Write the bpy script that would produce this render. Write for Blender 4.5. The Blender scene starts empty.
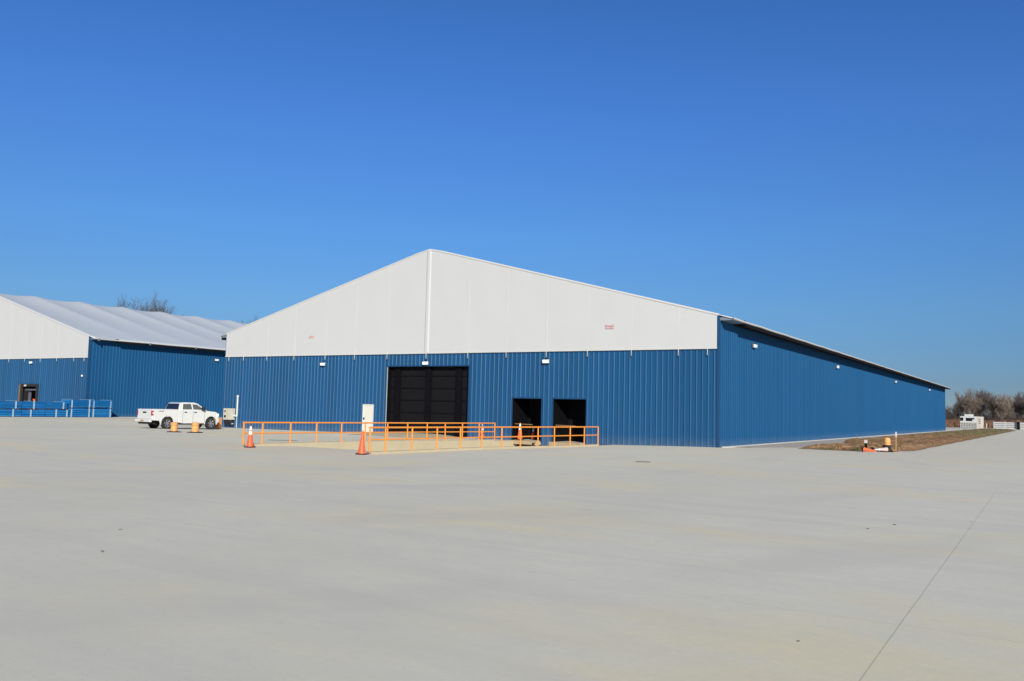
import bpy, bmesh, math, random
from mathutils import Vector, Matrix, noise
R_ = math.radians
random.seed(7)
scene = bpy.context.scene
col = scene.collection

# ------------------------------------------------------------ camera, world, sun, exposure
W_, H_ = 1024, 681
FPX, YAW, PIT, ROL = 861.78, 0.5639, 0.0795, 0.0246
cam_d = bpy.data.cameras.new("camera"); cam = bpy.data.objects.new("camera", cam_d); col.objects.link(cam)
F = Vector((-math.sin(YAW)*math.cos(PIT), math.cos(YAW)*math.cos(PIT), math.sin(PIT)))
Rt = Vector((math.cos(YAW), math.sin(YAW), 0)); U = Rt.cross(F)
R2 = Rt*math.cos(ROL)+U*math.sin(ROL); U2 = -Rt*math.sin(ROL)+U*math.cos(ROL)
M = Matrix((R2, U2, -F)).transposed().to_4x4()
M.translation = Vector((15.968, -47.039, 1.85))
cam.matrix_world = M
cam_d.sensor_fit = 'HORIZONTAL'; cam_d.sensor_width = 36; cam_d.lens = FPX*36/W_
cam_d.clip_start = .1; cam_d.clip_end = 6000
scene.camera = cam
scene.render.resolution_x, scene.render.resolution_y = W_, H_

SUN_EL, SUN_A = 24.0, 44.0          # elevation; azimuth measured from -y towards +x
world = bpy.data.worlds.new("World"); scene.world = world; world.use_nodes = True
wn = world.node_tree.nodes; wl = world.node_tree.links; wn.clear()
sky = wn.new('ShaderNodeTexSky'); sky.sky_type = 'NISHITA'; sky.sun_disc = False
sky.sun_elevation = R_(SUN_EL)
sky.sun_rotation = R_(180-SUN_A)
sky.altitude = 0; sky.air_density = 0.6; sky.dust_density = 0.0; sky.ozone_density = 8.0
bg = wn.new('ShaderNodeBackground'); bg.inputs[1].default_value = 0.10
wo = wn.new('ShaderNodeOutputWorld'); wl.new(bg.outputs[0], wo.inputs[0])
# clear-day tint by elevation: deeper blue overhead, dull blue-grey air near the horizon
wtc = wn.new('ShaderNodeTexCoord'); wsp = wn.new('ShaderNodeSeparateXYZ'); wl.new(wtc.outputs['Generated'], wsp.inputs[0])
wr = wn.new('ShaderNodeValToRGB'); wl.new(wsp.outputs[2], wr.inputs[0])
K = 0.5
stops = [(.0, (.62, .50, .42)), (.035, (.66, .56, .49)), (.118, (.99, 1.0, .84)), (.20, (1.13, 1.28, 1.20)), (.32, (1.17, 1.44, 1.57)), (.42, (1.05, 1.45, 1.64)), (.75, (1.3, 1.2, 1.1))]
el_ = wr.color_ramp.elements
while len(el_) < len(stops): el_.new(.5)
for e_, (p_, c_) in zip(el_, stops): e_.position = p_
for e_, (p_, c_) in zip(el_, stops): e_.position = p_; e_.color = tuple(x*K for x in c_)+(1,)
wm = wn.new('ShaderNodeVectorMath'); wm.operation = 'MULTIPLY'; wl.new(sky.outputs[0], wm.inputs[0]); wl.new(wr.outputs[0], wm.inputs[1])
wk = wn.new('ShaderNodeVectorMath'); wk.operation = 'SCALE'; wk.inputs['Scale'].default_value = 1/K; wl.new(wm.outputs[0], wk.inputs[0]); wl.new(wk.outputs[0], bg.inputs[0])
sd = bpy.data.lights.new("sun", 'SUN'); sd.energy = 5.0; sd.angle = R_(.53); sd.color = (1, .95, .86)
so = bpy.data.objects.new("sun", sd); col.objects.link(so)
sv = Vector((math.sin(R_(SUN_A))*math.cos(R_(SUN_EL)), -math.cos(R_(SUN_A))*math.cos(R_(SUN_EL)), math.sin(R_(SUN_EL))))
so.rotation_euler = sv.to_track_quat('Z', 'Y').to_euler(); so.location = (60, -80, 60)
scene.view_settings.view_transform = 'Standard'; scene.view_settings.look = 'None'
scene.view_settings.gamma = 1; scene.view_settings.exposure = 0.0
scene.render.engine = 'CYCLES'

# ------------------------------------------------------------ materials
def srgb(*c): return tuple((x/255/12.92 if x/255 <= .04045 else ((x/255+.055)/1.055)**2.4) for x in c)+(1,)
def mat(name, c, rough=.6, metal=0, var=.12, scale=3.0, bump=0, bscale=20, coat=0, stretch=None, emit=None, spec=.5, trans=0):
    m = bpy.data.materials.new(name); m.use_nodes = True
    n = m.node_tree.nodes; l = m.node_tree.links; b = n['Principled BSDF']
    c = tuple(c)[:3]
    tc = n.new('ShaderNodeTexCoord'); mp = n.new('ShaderNodeMapping'); l.new(tc.outputs['Object'], mp.inputs[0])
    if stretch: mp.inputs['Scale'].default_value = stretch
    nz = n.new('ShaderNodeTexNoise'); nz.inputs['Scale'].default_value = scale; nz.inputs['Detail'].default_value = 5
    l.new(mp.outputs[0], nz.inputs[0])
    mx = n.new('ShaderNodeMix'); mx.data_type = 'RGBA'
    mx.inputs[6].default_value = tuple(x*(1-var) for x in c)+(1,); mx.inputs[7].default_value = tuple(min(1, x*(1+var)) for x in c)+(1,)
    l.new(nz.outputs[0], mx.inputs[0]); l.new(mx.outputs[2], b.inputs['Base Color'])
    b.inputs['Roughness'].default_value = rough; b.inputs['Metallic'].default_value = metal
    b.inputs['Specular IOR Level'].default_value = spec
    if coat: b.inputs['Coat Weight'].default_value = coat; b.inputs['Coat Roughness'].default_value = .06
    if bump:
        n2 = n.new('ShaderNodeTexNoise'); n2.inputs['Scale'].default_value = bscale; n2.inputs['Detail'].default_value = 4
        l.new(mp.outputs[0], n2.inputs[0])
        bp = n.new('ShaderNodeBump'); bp.inputs['Strength'].default_value = bump; bp.inputs['Distance'].default_value = .05
        l.new(n2.outputs[0], bp.inputs['Height']); l.new(bp.outputs[0], b.inputs['Normal'])
    if emit:
        b.inputs['Emission Color'].default_value = emit[0]; b.inputs['Emission Strength'].default_value = emit[1]
    return m
MAT = {}
def siding_mat(name, c, rough, spec, axis):
    m = mat(name, c, rough, 0, .07, .35, .12, 1.2, stretch=(1, 1, .25), spec=spec)
    n = m.node_tree.nodes; l = m.node_tree.links; b = n['Principled BSDF']
    src = b.inputs['Base Color'].links[0].from_socket
    tc = n.new('ShaderNodeTexCoord'); sp = n.new('ShaderNodeSeparateXYZ'); l.new(tc.outputs['Object'], sp.inputs[0])
    d = n.new('ShaderNodeMath'); d.operation = 'DIVIDE'; l.new(sp.outputs[axis], d.inputs[0]); d.inputs[1].default_value = 1.035
    f = n.new('ShaderNodeMath'); f.operation = 'FLOOR'; l.new(d.outputs[0], f.inputs[0])
    w = n.new('ShaderNodeTexWhiteNoise'); w.noise_dimensions = '1D'; l.new(f.outputs[0], w.inputs['W'])
    mr = n.new('ShaderNodeMapRange'); mr.inputs[3].default_value = .93 if axis == 0 else .97; mr.inputs[4].default_value = 1.06 if axis == 0 else 1.03; l.new(w.outputs[0], mr.inputs[0])
    # dust splashed on the lowest half metre
    dz = n.new('ShaderNodeMapRange'); dz.inputs[1].default_value = -.15; dz.inputs[2].default_value = .55; dz.inputs[3].default_value = .30; dz.inputs[4].default_value = 0; l.new(sp.outputs[2], dz.inputs[0])
    nz = n.new('ShaderNodeTexNoise'); nz.inputs['Scale'].default_value = 2.5; nz.inputs['Detail'].default_value = 6; l.new(tc.outputs['Object'], nz.inputs[0])
    dm = n.new('ShaderNodeMath'); dm.operation = 'MULTIPLY'; l.new(dz.outputs[0], dm.inputs[0]); l.new(nz.outputs[0], dm.inputs[1])
    v = n.new('ShaderNodeVectorMath'); v.operation = 'SCALE'; l.new(src, v.inputs[0]); l.new(mr.outputs[0], v.inputs['Scale'])
    mx = n.new('ShaderNodeMix'); mx.data_type = 'RGBA'; l.new(dm.outputs[0], mx.inputs[0]); l.new(v.outputs[0], mx.inputs[6]); mx.inputs[7].default_value = (.30, .29, .25, 1)
    l.new(mx.outputs[2], b.inputs['Base Color']); return m
MAT['siding'] = siding_mat('blue_siding', (.0105, .080, .192), .60, .12, 1)
MAT['siding_front'] = siding_mat('blue_front_siding', (.0095, .078, .188), .36, .40, 0)
MAT['trim'] = mat('blue_trim', (.008, .055, .14), .4, 0, .06)
MAT['fabric'] = mat('white_membrane', (.555, .555, .53), .55, 0, .015, .5, .12, .5)
MAT['seam'] = mat('membrane_seam', (.575, .57, .54), .55, 0, .02, 1)
MAT['roof'] = mat('roof_membrane', (.55, .58, .58), .5, 0, .04, .3, .15, .6)
MAT['soffit'] = mat('soffit_shade_steel', (.010, .008, .009), .8, 0, .1, spec=.08)  # near-black steel with the eave's shade put into its colour
MAT['black'] = mat('black_panel', (.0068, .0062, .0075), .75, 0, .25, 1.5, spec=.15)
MAT['blackcol'] = mat('black_column', (.0036, .0036, .005), .8, 0, .2, 1.5, spec=.1)
MAT['girt'] = mat('dark_girt', (.0048, .0045, .0055), .7, 0, .2, spec=.1)
MAT['galv'] = mat('galvanised_metal', (.42, .43, .43), .4, .7, .15, 6)
MAT['whitep'] = mat('white_paint', (.62, .62, .58), .4, 0, .04, 4)
MAT['doorw'] = mat('cream_door_paint', (.70, .67, .56), .45, 0, .04, 2)
MAT['glass_l'] = mat('lamp_lens', (.9, .93, .95), .12, 0, .02, 5)
MAT['orange'] = mat('orange_rail_paint', (.84, .29, .035), .45, 0, .15, 3)
MAT['cone'] = mat('cone_orange', (.90, .12, .03), .5, 0, .1, 6)
MAT['conew'] = mat('reflective_collar', (.88, .88, .85), .35, 0, .05, 8)
MAT['rubber'] = mat('black_rubber', (.018, .017, .018), .8, 0, .25, 8, .2, 40)
MAT['drum'] = mat('weathered_orange_plastic', (.80, .36, .11), .55, 0, .22, 7)
MAT['beige'] = mat('beige_cabinet_paint', (.55, .52, .42), .5, 0, .06, 4)
MAT['wood'] = mat('stake_wood', (.42, .25, .10), .8, 0, .25, 12)
MAT['red'] = mat('red_decal', (.70, .04, .05), .5, 0, .1)
MAT['pinkred'] = mat('faded_red_lettering', (.72, .36, .37), .6, 0, .1)
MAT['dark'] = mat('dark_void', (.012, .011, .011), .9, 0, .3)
MAT['steel_t'] = mat('tan_dock_plate', (.44, .33, .20), .6, .1, .2, 4)
MAT['truck'] = mat('white_car_paint', (.64, .64, .61), .28, 0, .02, 2, coat=.6)
MAT['carglass'] = mat('tinted_glass', (.012, .016, .022), .06, 0, .1, coat=.5)
MAT['carglass2'] = mat('side_glass', (.05, .062, .06), .08, 0, .1, coat=.5)
MAT['tyre'] = mat('tyre_rubber', (.018, .018, .019), .85, 0, .2, 20)
MAT['rim'] = mat('alloy_rim', (.50, .51, .52), .3, .8, .1)
MAT['trimblk'] = mat('black_plastic', (.014, .014, .015), .6, 0, .1)
MAT['taill'] = mat('red_lens', (.35, .02, .02), .2, 0, .1)
MAT['beam'] = mat('bright_blue_beam_paint', (.009, .185, .48), .42, 0, .22, 2.5)
MAT['beamd'] = mat('bright_blue_beam_paint_dusty', (.02, .215, .49), .5, 0, .2, 4)
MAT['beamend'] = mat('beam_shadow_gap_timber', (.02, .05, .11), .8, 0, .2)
MAT['tag'] = mat('pale_strap', (.30, .43, .52), .6, 0, .2, 12)
MAT['grass'] = mat('dry_field', (.13, .11, .045), .95, 0, .35, .08, .4, 3)
MAT['brush'] = mat('dry_brush', (.16, .085, .05), .95, 0, .4, .4)
MAT['bark'] = mat('bare_bark', (.19, .148, .115), .9, 0, .25, 2)
MAT['barkd'] = mat('dark_fine_bark', (.10, .095, .095), .9, 0, .2, 2)
MAT['bark2'] = mat('bare_bark_pale', (.235, .188, .148), .9, 0, .25, 2)
MAT['pit'] = mat('well_concrete', (.50, .43, .28), .85, 0, .10, 1.2, .15, 20)
MAT['foundation'] = mat('foundation_concrete', (.62, .60, .52), .85, 0, .08, 2)
MAT['pebble'] = mat('pebble_stone', (.20, .19, .17), .9, 0, .3, 20)
MAT['barkbrown'] = mat('brown_seal', (.17, .12, .075), .8, 0, .2, 3)
MAT['palecone'] = mat('faded_pink_cone', (.78, .52, .46), .55, 0, .12, 9)
MAT['galvd'] = mat('worn_cast_iron', (.16, .15, .14), .8, .2, .2, 6)
MAT['fencew'] = mat('weathered_white_boards', (.47, .49, .48), .6, 0, .12, 1.5)
MAT['tan'] = mat('tan_panel', (.50, .40, .27), .6, 0, .12, 3)
MAT['pinkw'] = mat('pinkish_panel', (.60, .54, .47), .6, 0, .06, 3)
MAT['greyint'] = mat('grey_blue_panel', (.10, .11, .15), .6, 0, .15, 2)

def concrete_mat():
    m = bpy.data.materials.new('yard_concrete'); m.use_nodes = True
    n = m.node_tree.nodes; l = m.node_tree.links; b = n['Principled BSDF']
    tc = n.new('ShaderNodeTexCoord'); sp = n.new('ShaderNodeSeparateXYZ'); l.new(tc.outputs['Object'], sp.inputs[0])
    def N(scale, stretch=(1,1,1), detail=5, rough=.55, rot=0):
        mp = n.new('ShaderNodeMapping'); mp.inputs['Scale'].default_value = stretch; mp.inputs['Rotation'].default_value = (0,0,rot)
        l.new(tc.outputs['Object'], mp.inputs[0])
        z = n.new('ShaderNodeTexNoise'); z.inputs['Scale'].default_value = scale; z.inputs['Detail'].default_value = detail; z.inputs['Roughness'].default_value = rough
        l.new(mp.outputs[0], z.inputs[0]); return z.outputs[0]
    def ramp(s, p0, p1, c0, c1):
        r = n.new('ShaderNodeMapRange'); r.inputs[1].default_value = p0; r.inputs[2].default_value = p1; r.inputs[3].default_value = c0; r.inputs[4].default_value = c1
        r.interpolation_type = 'SMOOTHSTEP'; l.new(s, r.inputs[0]); return r.outputs[0]
    def mth(op, a, bb=None):
        x = n.new('ShaderNodeMath'); x.operation = op
        for i, v in enumerate((a, bb)):
            if v is None: continue
            if isinstance(v, (int, float)): x.inputs[i].default_value = v
            else: l.new(v, x.inputs[i])
        return x.outputs[0]
    def mix(f, a, c, bl='MIX'):
        x = n.new('ShaderNodeMix'); x.data_type = 'RGBA'; x.blend_type = bl
        if isinstance(f, float): x.inputs[0].default_value = f
        else: l.new(f, x.inputs[0])
        for i, v in ((6, a), (7, c)):
            if isinstance(v, tuple): x.inputs[i].default_value = v
            else: l.new(v, x.inputs[i])
        return x.outputs[2]
    c = mix(ramp(N(.10, (1, .35, 1), 4), .35, .65, 0, 1), (.70, .66, .505, 1), (.765, .725, .565, 1))
    # trowel streaks, long in x with irregular spacing in y
    c = mix(ramp(N(.9, (.10, 1.2, 1), 6, .6, .06), .46, .72, 0, .55), c, (.63, .59, .48, 1))
    c = mix(ramp(N(.5, (.12, 1.0, 1), 5, .6, -.25), .54, .78, 0, .6), c, (.62, .58, .50, 1))
    # yellowish stains
    c = mix(ramp(N(.22, (.5, 1, 1), 6, .65), .48, .68, 0, .85), c, (.80, .69, .42, 1))
    # tyre sweeps
    w = n.new('ShaderNodeTexWave'); w.wave_type = 'RINGS'; w.rings_direction = 'Z'; w.inputs['Scale'].default_value = .06; w.inputs['Distortion'].default_value = 3; w.inputs['Detail'].default_value = 3
    mp = n.new('ShaderNodeMapping'); mp.inputs['Location'].default_value = (22, 18, 0); l.new(tc.outputs['Object'], mp.inputs[0]); l.new(mp.outputs[0], w.inputs[0])
    c = mix(mth('MULTIPLY', ramp(w.outputs[1], .80, 1, 0, .36), ramp(N(.25, (1,1,1)), .4, .7, 0, 1)), c, (.56, .53, .46, 1))
    # newer, yellower concrete around the truck well and along the building front
    def band(s, a, bb, soft):
        return mth('MULTIPLY', ramp(s, a-soft, a+soft, 0, 1), ramp(s, bb-soft, bb+soft, 1, 0))
    wx = band(sp.outputs[0], -16.5, -4.9, .12); wy = band(sp.outputs[1], -24.4, 3, .12)
    c = mix(mth('MULTIPLY', mth('MULTIPLY', wx, wy), .6), c, (.76, .65, .44, 1))
    c = mix(mth('MULTIPLY', ramp(sp.outputs[1], -9, -2, 0, 1), .4), c, (.77, .68, .51, 1))
    c = mix(ramp(N(1.6, (.6,1,1), 6, .65), .30, .72, .30, 0), c, (.60, .575, .48, 1))
    c = mix(ramp(N(3.2, (.35,1,1), 5, .7), .58, .80, 0, .30), c, (.56, .54, .475, 1))
    # fine aggregate
    c = mix(ramp(N(9, (1,1,1), 6, .7), .3, .7, .0, .22), c, (.58, .54, .46, 1))
    c = mix(ramp(N(60, (1,1,1), 3, .7), .60, .76, 0, .32), c, (.30, .29, .27, 1))
    # saw cut joints: one clear lengthwise joint, faint ones across
    wob = mth('MULTIPLY', mth('SUBTRACT', N(.6, (1,1,1), 2), .5), .012)
    jx = mth('ABSOLUTE', mth('SUBTRACT', mth('ADD', mth('ADD', sp.outputs[0], wob), mth('MULTIPLY', sp.outputs[1], .009)), 14.385))
    jm = ramp(jx, .002, .008, .38, 0)
    jm = mth('MULTIPLY', jm, ramp(sp.outputs[1], -24, -17, 1, .0))
    c = mix(jm, c, (.12, .12, .12, 1))
    yy = mth('ABSOLUTE', mth('SUBTRACT', mth('FRACT', mth('DIVIDE', mth('ADD', mth('ADD', sp.outputs[1], wob), 26.24), 6.1)), .5))
    c = mix(mth('MULTIPLY', ramp(yy, .496, .499, 0, .15), ramp(N(.15, (1,1,1), 2), .42, .6, 0, 1)), c, (.25, .25, .25, 1))
    l.new(c, b.inputs['Base Color']); b.inputs['Roughness'].default_value = .8; b.inputs['Specular IOR Level'].default_value = .3
    bp = n.new('ShaderNodeBump'); bp.inputs['Strength'].default_value = .25; bp.inputs['Distance'].default_value = .01
    l.new(N(25, (1,1,1), 5, .7), bp.inputs['Height']); l.new(bp.outputs[0], b.inputs['Normal'])
    return m
MAT['concrete'] = concrete_mat()

def soil_mat():
    m = bpy.data.materials.new('brown_soil'); m.use_nodes = True
    n = m.node_tree.nodes; l = m.node_tree.links; b = n['Principled BSDF']
    tc = n.new('ShaderNodeTexCoord'); sp = n.new('ShaderNodeSeparateXYZ'); l.new(tc.outputs['Object'], sp.inputs[0])
    z = n.new('ShaderNodeTexNoise'); z.inputs['Scale'].default_value = .9; z.inputs['Detail'].default_value = 8; z.inputs['Roughness'].default_value = .7; l.new(tc.outputs['Object'], z.inputs[0])
    r = n.new('ShaderNodeValToRGB'); e = r.color_ramp.elements
    e[0].position = .3; e[0].color = (.17, .097, .045, 1); e[1].position = .7; e[1].color = (.42, .265, .145, 1)
    x = e.new(.5); x.color = (.30, .175, .09, 1)
    l.new(z.outputs[0], r.inputs[0])
    z2 = n.new('ShaderNodeTexNoise'); z2.inputs['Scale'].default_value = .25; z2.inputs['Detail'].default_value = 6; l.new(tc.outputs['Object'], z2.inputs[0])
    mr = n.new('ShaderNodeMapRange'); mr.inputs[1].default_value = 45; mr.inputs[2].default_value = 120; l.new(sp.outputs[1], mr.inputs[0])
    ad = n.new('ShaderNodeMath'); ad.operation = 'ADD'; l.new(mr.outputs[0], ad.inputs[0]); l.new(z2.outputs[0], ad.inputs[1])
    mr2 = n.new('ShaderNodeMapRange'); mr2.inputs[1].default_value = .52; mr2.inputs[2].default_value = .95; l.new(ad.outputs[0], mr2.inputs[0])
    mx = n.new('ShaderNodeMix'); mx.data_type = 'RGBA'; l.new(mr2.outputs[0], mx.inputs[0]); l.new(r.outputs[0], mx.inputs[6]); mx.inputs[7].default_value = (.22, .175, .08, 1)
    l.new(mx.outputs[2], b.inputs['Base Color']); b.inputs['Roughness'].default_value = .95; b.inputs['Specular IOR Level'].default_value = .1
    bp = n.new('ShaderNodeBump'); bp.inputs['Strength'].default_value = .8; bp.inputs['Distance'].default_value = .15
    l.new(z.outputs[0], bp.inputs['Height']); l.new(bp.outputs[0], b.inputs['Normal'])
    return m
MAT['soil'] = soil_mat()
MAT['gravel'] = mat('grey_gravel', (.44, .39, .33), .95, 0, .35, 3.0, .7, 12)

# ------------------------------------------------------------ mesh helpers
class MB:
    def __init__(s): s.v = []; s.f = []
    def add(s, vs, fs):
        o = len(s.v); s.v += [tuple(v) for v in vs]; s.f += [tuple(o+i for i in f) for f in fs]; return s
    def box(s, x0, x1, y0, y1, z0, z1):
        return s.add([(x0,y0,z0),(x1,y0,z0),(x1,y1,z0),(x0,y1,z0),(x0,y0,z1),(x1,y0,z1),(x1,y1,z1),(x0,y1,z1)],
                     [(0,3,2,1),(4,5,6,7),(0,1,5,4),(1,2,6,5),(2,3,7,6),(3,0,4,7)])
    def tube(s, a, b, r0, r1=None, n=8, caps=True):
        a = Vector(a); b = Vector(b); r1 = r0 if r1 is None else r1
        d = (b-a).normalized(); u = d.orthogonal().normalized(); w = d.cross(u)
        vs = []
        for p, r in ((a, r0), (b, r1)):
            for i in range(n):
                t = 2*math.pi*i/n; vs.append(p+u*(r*math.cos(t))+w*(r*math.sin(t)))
        fs = [(i, (i+1) % n, n+(i+1) % n, n+i) for i in range(n)]
        if caps: fs += [tuple(range(n))[::-1], tuple(range(n, 2*n))]
        return s.add(vs, fs)
    def lathe(s, prof, n=20, M=None, caps=True):
        vs = []
        for r, z in prof:
            for i in range(n):
                t = 2*math.pi*i/n; v = Vector((r*math.cos(t), r*math.sin(t), z)); vs.append(M @ v if M else v)
        fs = []
        for k in range(len(prof)-1):
            for i in range(n):
                j = (i+1) % n; fs.append((k*n+i, k*n+j, (k+1)*n+j, (k+1)*n+i))
        if caps: fs += [tuple(range(n))[::-1], tuple(range((len(prof)-1)*n, len(prof)*n))]
        return s.add(vs, fs)
    def prism(s, poly, y0, y1, ax='y'):
        """extrude a polygon given in the two other axes"""
        n = len(poly)
        def P(a, b, c):
            return {'y': (a, c, b), 'x': (c, a, b), 'z': (a, b, c)}[ax]
        vs = [P(a, b, y0) for a, b in poly]+[P(a, b, y1) for a, b in poly]
        fs = [tuple(range(n)), tuple(range(n, 2*n))[::-1]]+[(i, n+i, n+(i+1) % n, (i+1) % n) for i in range(n)]
        return s.add(vs, fs)
    def build(s, name, m, parent=None, bevel=0, smooth=False, fix=True):
        me = bpy.data.meshes.new(name); me.from_pydata(s.v, [], s.f); me.update()
        if fix:
            bm = bmesh.new(); bm.from_mesh(me); bmesh.ops.recalc_face_normals(bm, faces=bm.faces); bm.to_mesh(me); bm.free()
        me.materials.append(MAT[m] if isinstance(m, str) else m)
        o = bpy.data.objects.new(name, me); col.objects.link(o)
        if parent: o.parent = parent
        if smooth:
            for p in me.polygons: p.use_smooth = True
            try: me.set_sharp_from_angle(angle=R_(35))
            except Exception: pass
        if bevel:
            b = o.modifiers.new('bevel', 'BEVEL'); b.width = bevel; b.segments = 2; b.limit_method = 'ANGLE'; b.angle_limit = R_(40)
        return o
def tag(o, label=None, cat=None, group=None, kind=None):
    if label: o['label'] = label
    if cat: o['category'] = cat
    if group: o['group'] = group
    if kind: o['kind'] = kind
    return o
def empty(name, loc, rz=0, **k):
    o = bpy.data.objects.new(name, None); col.objects.link(o); o.location = loc; o.rotation_euler = (0, 0, rz)
    o.empty_display_size = .2
    return tag(o, **k)
def copy_tree(o, parent=None):
    kids = [c for c in bpy.data.objects if c.parent == o]
    c = o.copy(); col.objects.link(c); c.parent = parent
    for k in kids: copy_tree(k, c)
    return c
def ss(a, b, x):
    t = max(0, min(1, (x-a)/(b-a))); return t*t*(3-2*t)

# ------------------------------------------------------------ ground
def gz(x, y):
    dip = -.13*ss(0, -8, x)-.07*ss(-25, -41, x)+.20*ss(-46, -54, x)
    return dip*ss(-16, -3, y)+.15*ss(-46, -54, x)*ss(-30, -16, y)
WX0, WX1, WY0, WY1 = -13.2, -6.4, -21.6, 0.0       # truck well
def grange(a, b, step): 
    n = max(1, round((b-a)/step)); return [a+(b-a)*i/n for i in range(n)]
xs = grange(-160, -60, 10)+grange(-60, WX0, 1.56)+grange(WX0, WX1, 1.7)+grange(WX1, 8, 1.2)+grange(8, 160, 8)+[160]
ys = grange(-90, WY0, 4)+grange(WY0, WY1, 1.2)+grange(WY1, 12, 2)+grange(12, 225, 12)+[225]
g = MB(); nx, ny = len(xs), len(ys)
g.v = [(x, y, gz(x, y)) for y in ys for x in xs]
for j in range(ny-1):
    for i in range(nx-1):
        cx, cy = (xs[i]+xs[i+1])/2, (ys[j]+ys[j+1])/2
        if WX0 < cx < WX1 and WY0 < cy < WY1: continue
        g.f.append((j*nx+i, j*nx+i+1, (j+1)*nx+i+1, (j+1)*nx+i))
tag(g.build('concrete_yard', 'concrete', fix=False), kind='structure')
# far field, a ring round the yard so that nothing overlaps
g = MB(); z = -.03; B = 3500
for x0, x1, y0, y1 in ((-B, B, 225, B), (-B, B, -B, -90), (-B, -160, -90, 225), (160, B, -90, 225)):
    g.add([(x0,y0,z),(x1,y0,z),(x1,y1,z),(x0,y1,z)], [(0,1,2,3)])
tag(g.build('ground', 'grass', fix=False), kind='structure')
# truck well: sloping floor, side walls, dock face, kerbs
g = MB(); D = 1.15
def wz(y): return -D*ss(WY0, -4, y)
yy = [WY0+(WY1-WY0)*i/24 for i in range(25)]
g.v = [(x, y, (wz(y) if y > WY0 else gz(x, y))) for y in yy for x in (WX0, WX1)]
g.f = [(2*i, 2*i+1, 2*i+3, 2*i+2) for i in range(24)]
tag(g.build('ramp_floor', 'concrete', fix=False), kind='structure')
g = MB()
for xa, xb in ((WX0-.32, WX0+.02), (WX1-.02, WX1+.32)):
    for i in range(24):
        ya, yb = yy[i], yy[i+1]
        kh = .09 if yb < -2.3 else .004
        za, zb = max(gz(xa, ya), -.13)+kh, max(gz(xa, yb), -.13)+kh
        ba, bb = wz(ya)-.3, wz(yb)-.3
        g.add([(xa,ya,ba),(xb,ya,ba),(xb,yb,bb),(xa,yb,bb),(xa,ya,za),(xb,ya,za),(xb,yb,zb),(xa,yb,zb)],
              [(4,5,6,7),(3,0,4,7),(1,2,6,5)]+([(0,1,5,4)] if i == 0 else [])+([(2,3,7,6)] if i == 23 else []))
tag(g.build('ramp_retaining_kerb', 'pit', fix=False), kind='structure')
g = MB(); g.box(WX0+.021, WX1-.021, .02, .3, -1.6, -.10)
tag(g.build('dock_face', 'pit'), kind='structure')

# gravel strip + soil bed beside the long wall
def bed(name, m, x_of0, x_of1, y0, y1, ny_, nx_, h, amp, kind='structure'):
    b = MB(); 
    for j in range(ny_+1):
        t = j/ny_; y = y0+(y1-y0)*t**1.4
        a, c = x_of0(y), x_of1(y)
        for i in range(nx_+1):
            s = i/nx_; x = a+(c-a)*s
            e = min(s, 1-s)*nx_/(nx_/8); e = min(1, e)*min(1, (y-y0)/1.5)*min(1, (y1-y)/3+.01)
            zz = .012+h*e+amp*e*(noise.noise(Vector((x*.8, y*.55, 3)))+.6*noise.noise(Vector((x*2.4, y*2.4, 9)))+.5*noise.noise(Vector((x*6, y*6, 4))))
            b.v.append((x, y, max(zz, .008)))
    for j in range(ny_):
        for i in range(nx_):
            o = j*(nx_+1)+i; b.f.append((o, o+1, o+nx_+2, o+nx_+1))
    return tag(b.build(name, m, fix=False, smooth=True), kind=kind)
bed('gravel_strip', 'gravel', lambda y: .36, lambda y: 1.2+3.0*ss(1.8, 9, y)-1.7*ss(13, 26, y), 1.75, 118, 160, 6, .02, .03)
bed('soil_bed', 'soil', lambda y: 3.4-.7*ss(4, 9, y)+.9*ss(9, 13, y)-1.9*ss(13, 26, y)-.2*ss(40, 90, y), lambda y: 6.6+2.35*ss(4, 8, y)+.05*math.sin(y*.7)-1.5*ss(158, 172, y), 3.6, 174, 620, 36, .10, .20)
tag(MB().box(.03, .34, .5, 116, -.3, .045).build('foundation_strip', 'foundation'), kind='structure')

# ------------------------------------------------------------ the two fabric roofed buildings
WID, HE, HB, LEN = 41.4, 7.4, 5.57, 116.0
def siding(axis, a0, a1, plane, out, z0, z1, holes=(), name='siding', parent=None, pitch=.345):
    """ribbed steel sheet: profile along one axis, extruded in z, with openings"""
    d = .046; pts = []
    n = int((a1-a0)/pitch)
    for k in range(n+1):
        b = a0+k*pitch
        big = 1 if k % 3 == 0 else .85
        pts += [(b, 0), (b+.045, d*big), (b+.07, d*big), (b+.115, 0)]
    pts = [p for p in pts if p[0] < a1]+[(a1, 0)]
    for h in holes:
        pts += [(h[0], None), (h[1], None)]
    pts.sort(key=lambda p: p[0])
    for i, p in enumerate(pts):
        if p[1] is None:
            pr = max((q for q in pts[:i] if q[1] is not None), key=lambda q: q[0]); nx_ = min((q for q in pts[i+1:] if q[1] is not None), key=lambda q: q[0])
            t = (p[0]-pr[0])/max(1e-6, nx_[0]-pr[0]); pts[i] = (p[0], pr[1]+(nx_[1]-pr[1])*t)
    m = MB()
    for (xa, da), (xb, db) in zip(pts, pts[1:]):
        if xb-xa < 1e-5: continue
        zs = [(z0, z1)]; c = (xa+xb)/2
        for h in holes:
            if h[0] < c < h[1]:
                zs = [(a, b) for (a, b) in ((z0, h[2]), (h[3], z1)) if b-a > .001]
        for a, b in zs:
            P = []
            for (u, dd, zz) in ((xa, da, a), (xb, db, a), (xb, db, b), (xa, da, b)):
                P.append((u, plane+out*dd, zz) if axis == 'x' else (plane+out*dd, u, zz))
            m.add(P, [(0, 1, 2, 3)])
    return m.build(name, 'siding_front' if axis == 'x' else 'siding', parent, fix=False)

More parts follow.
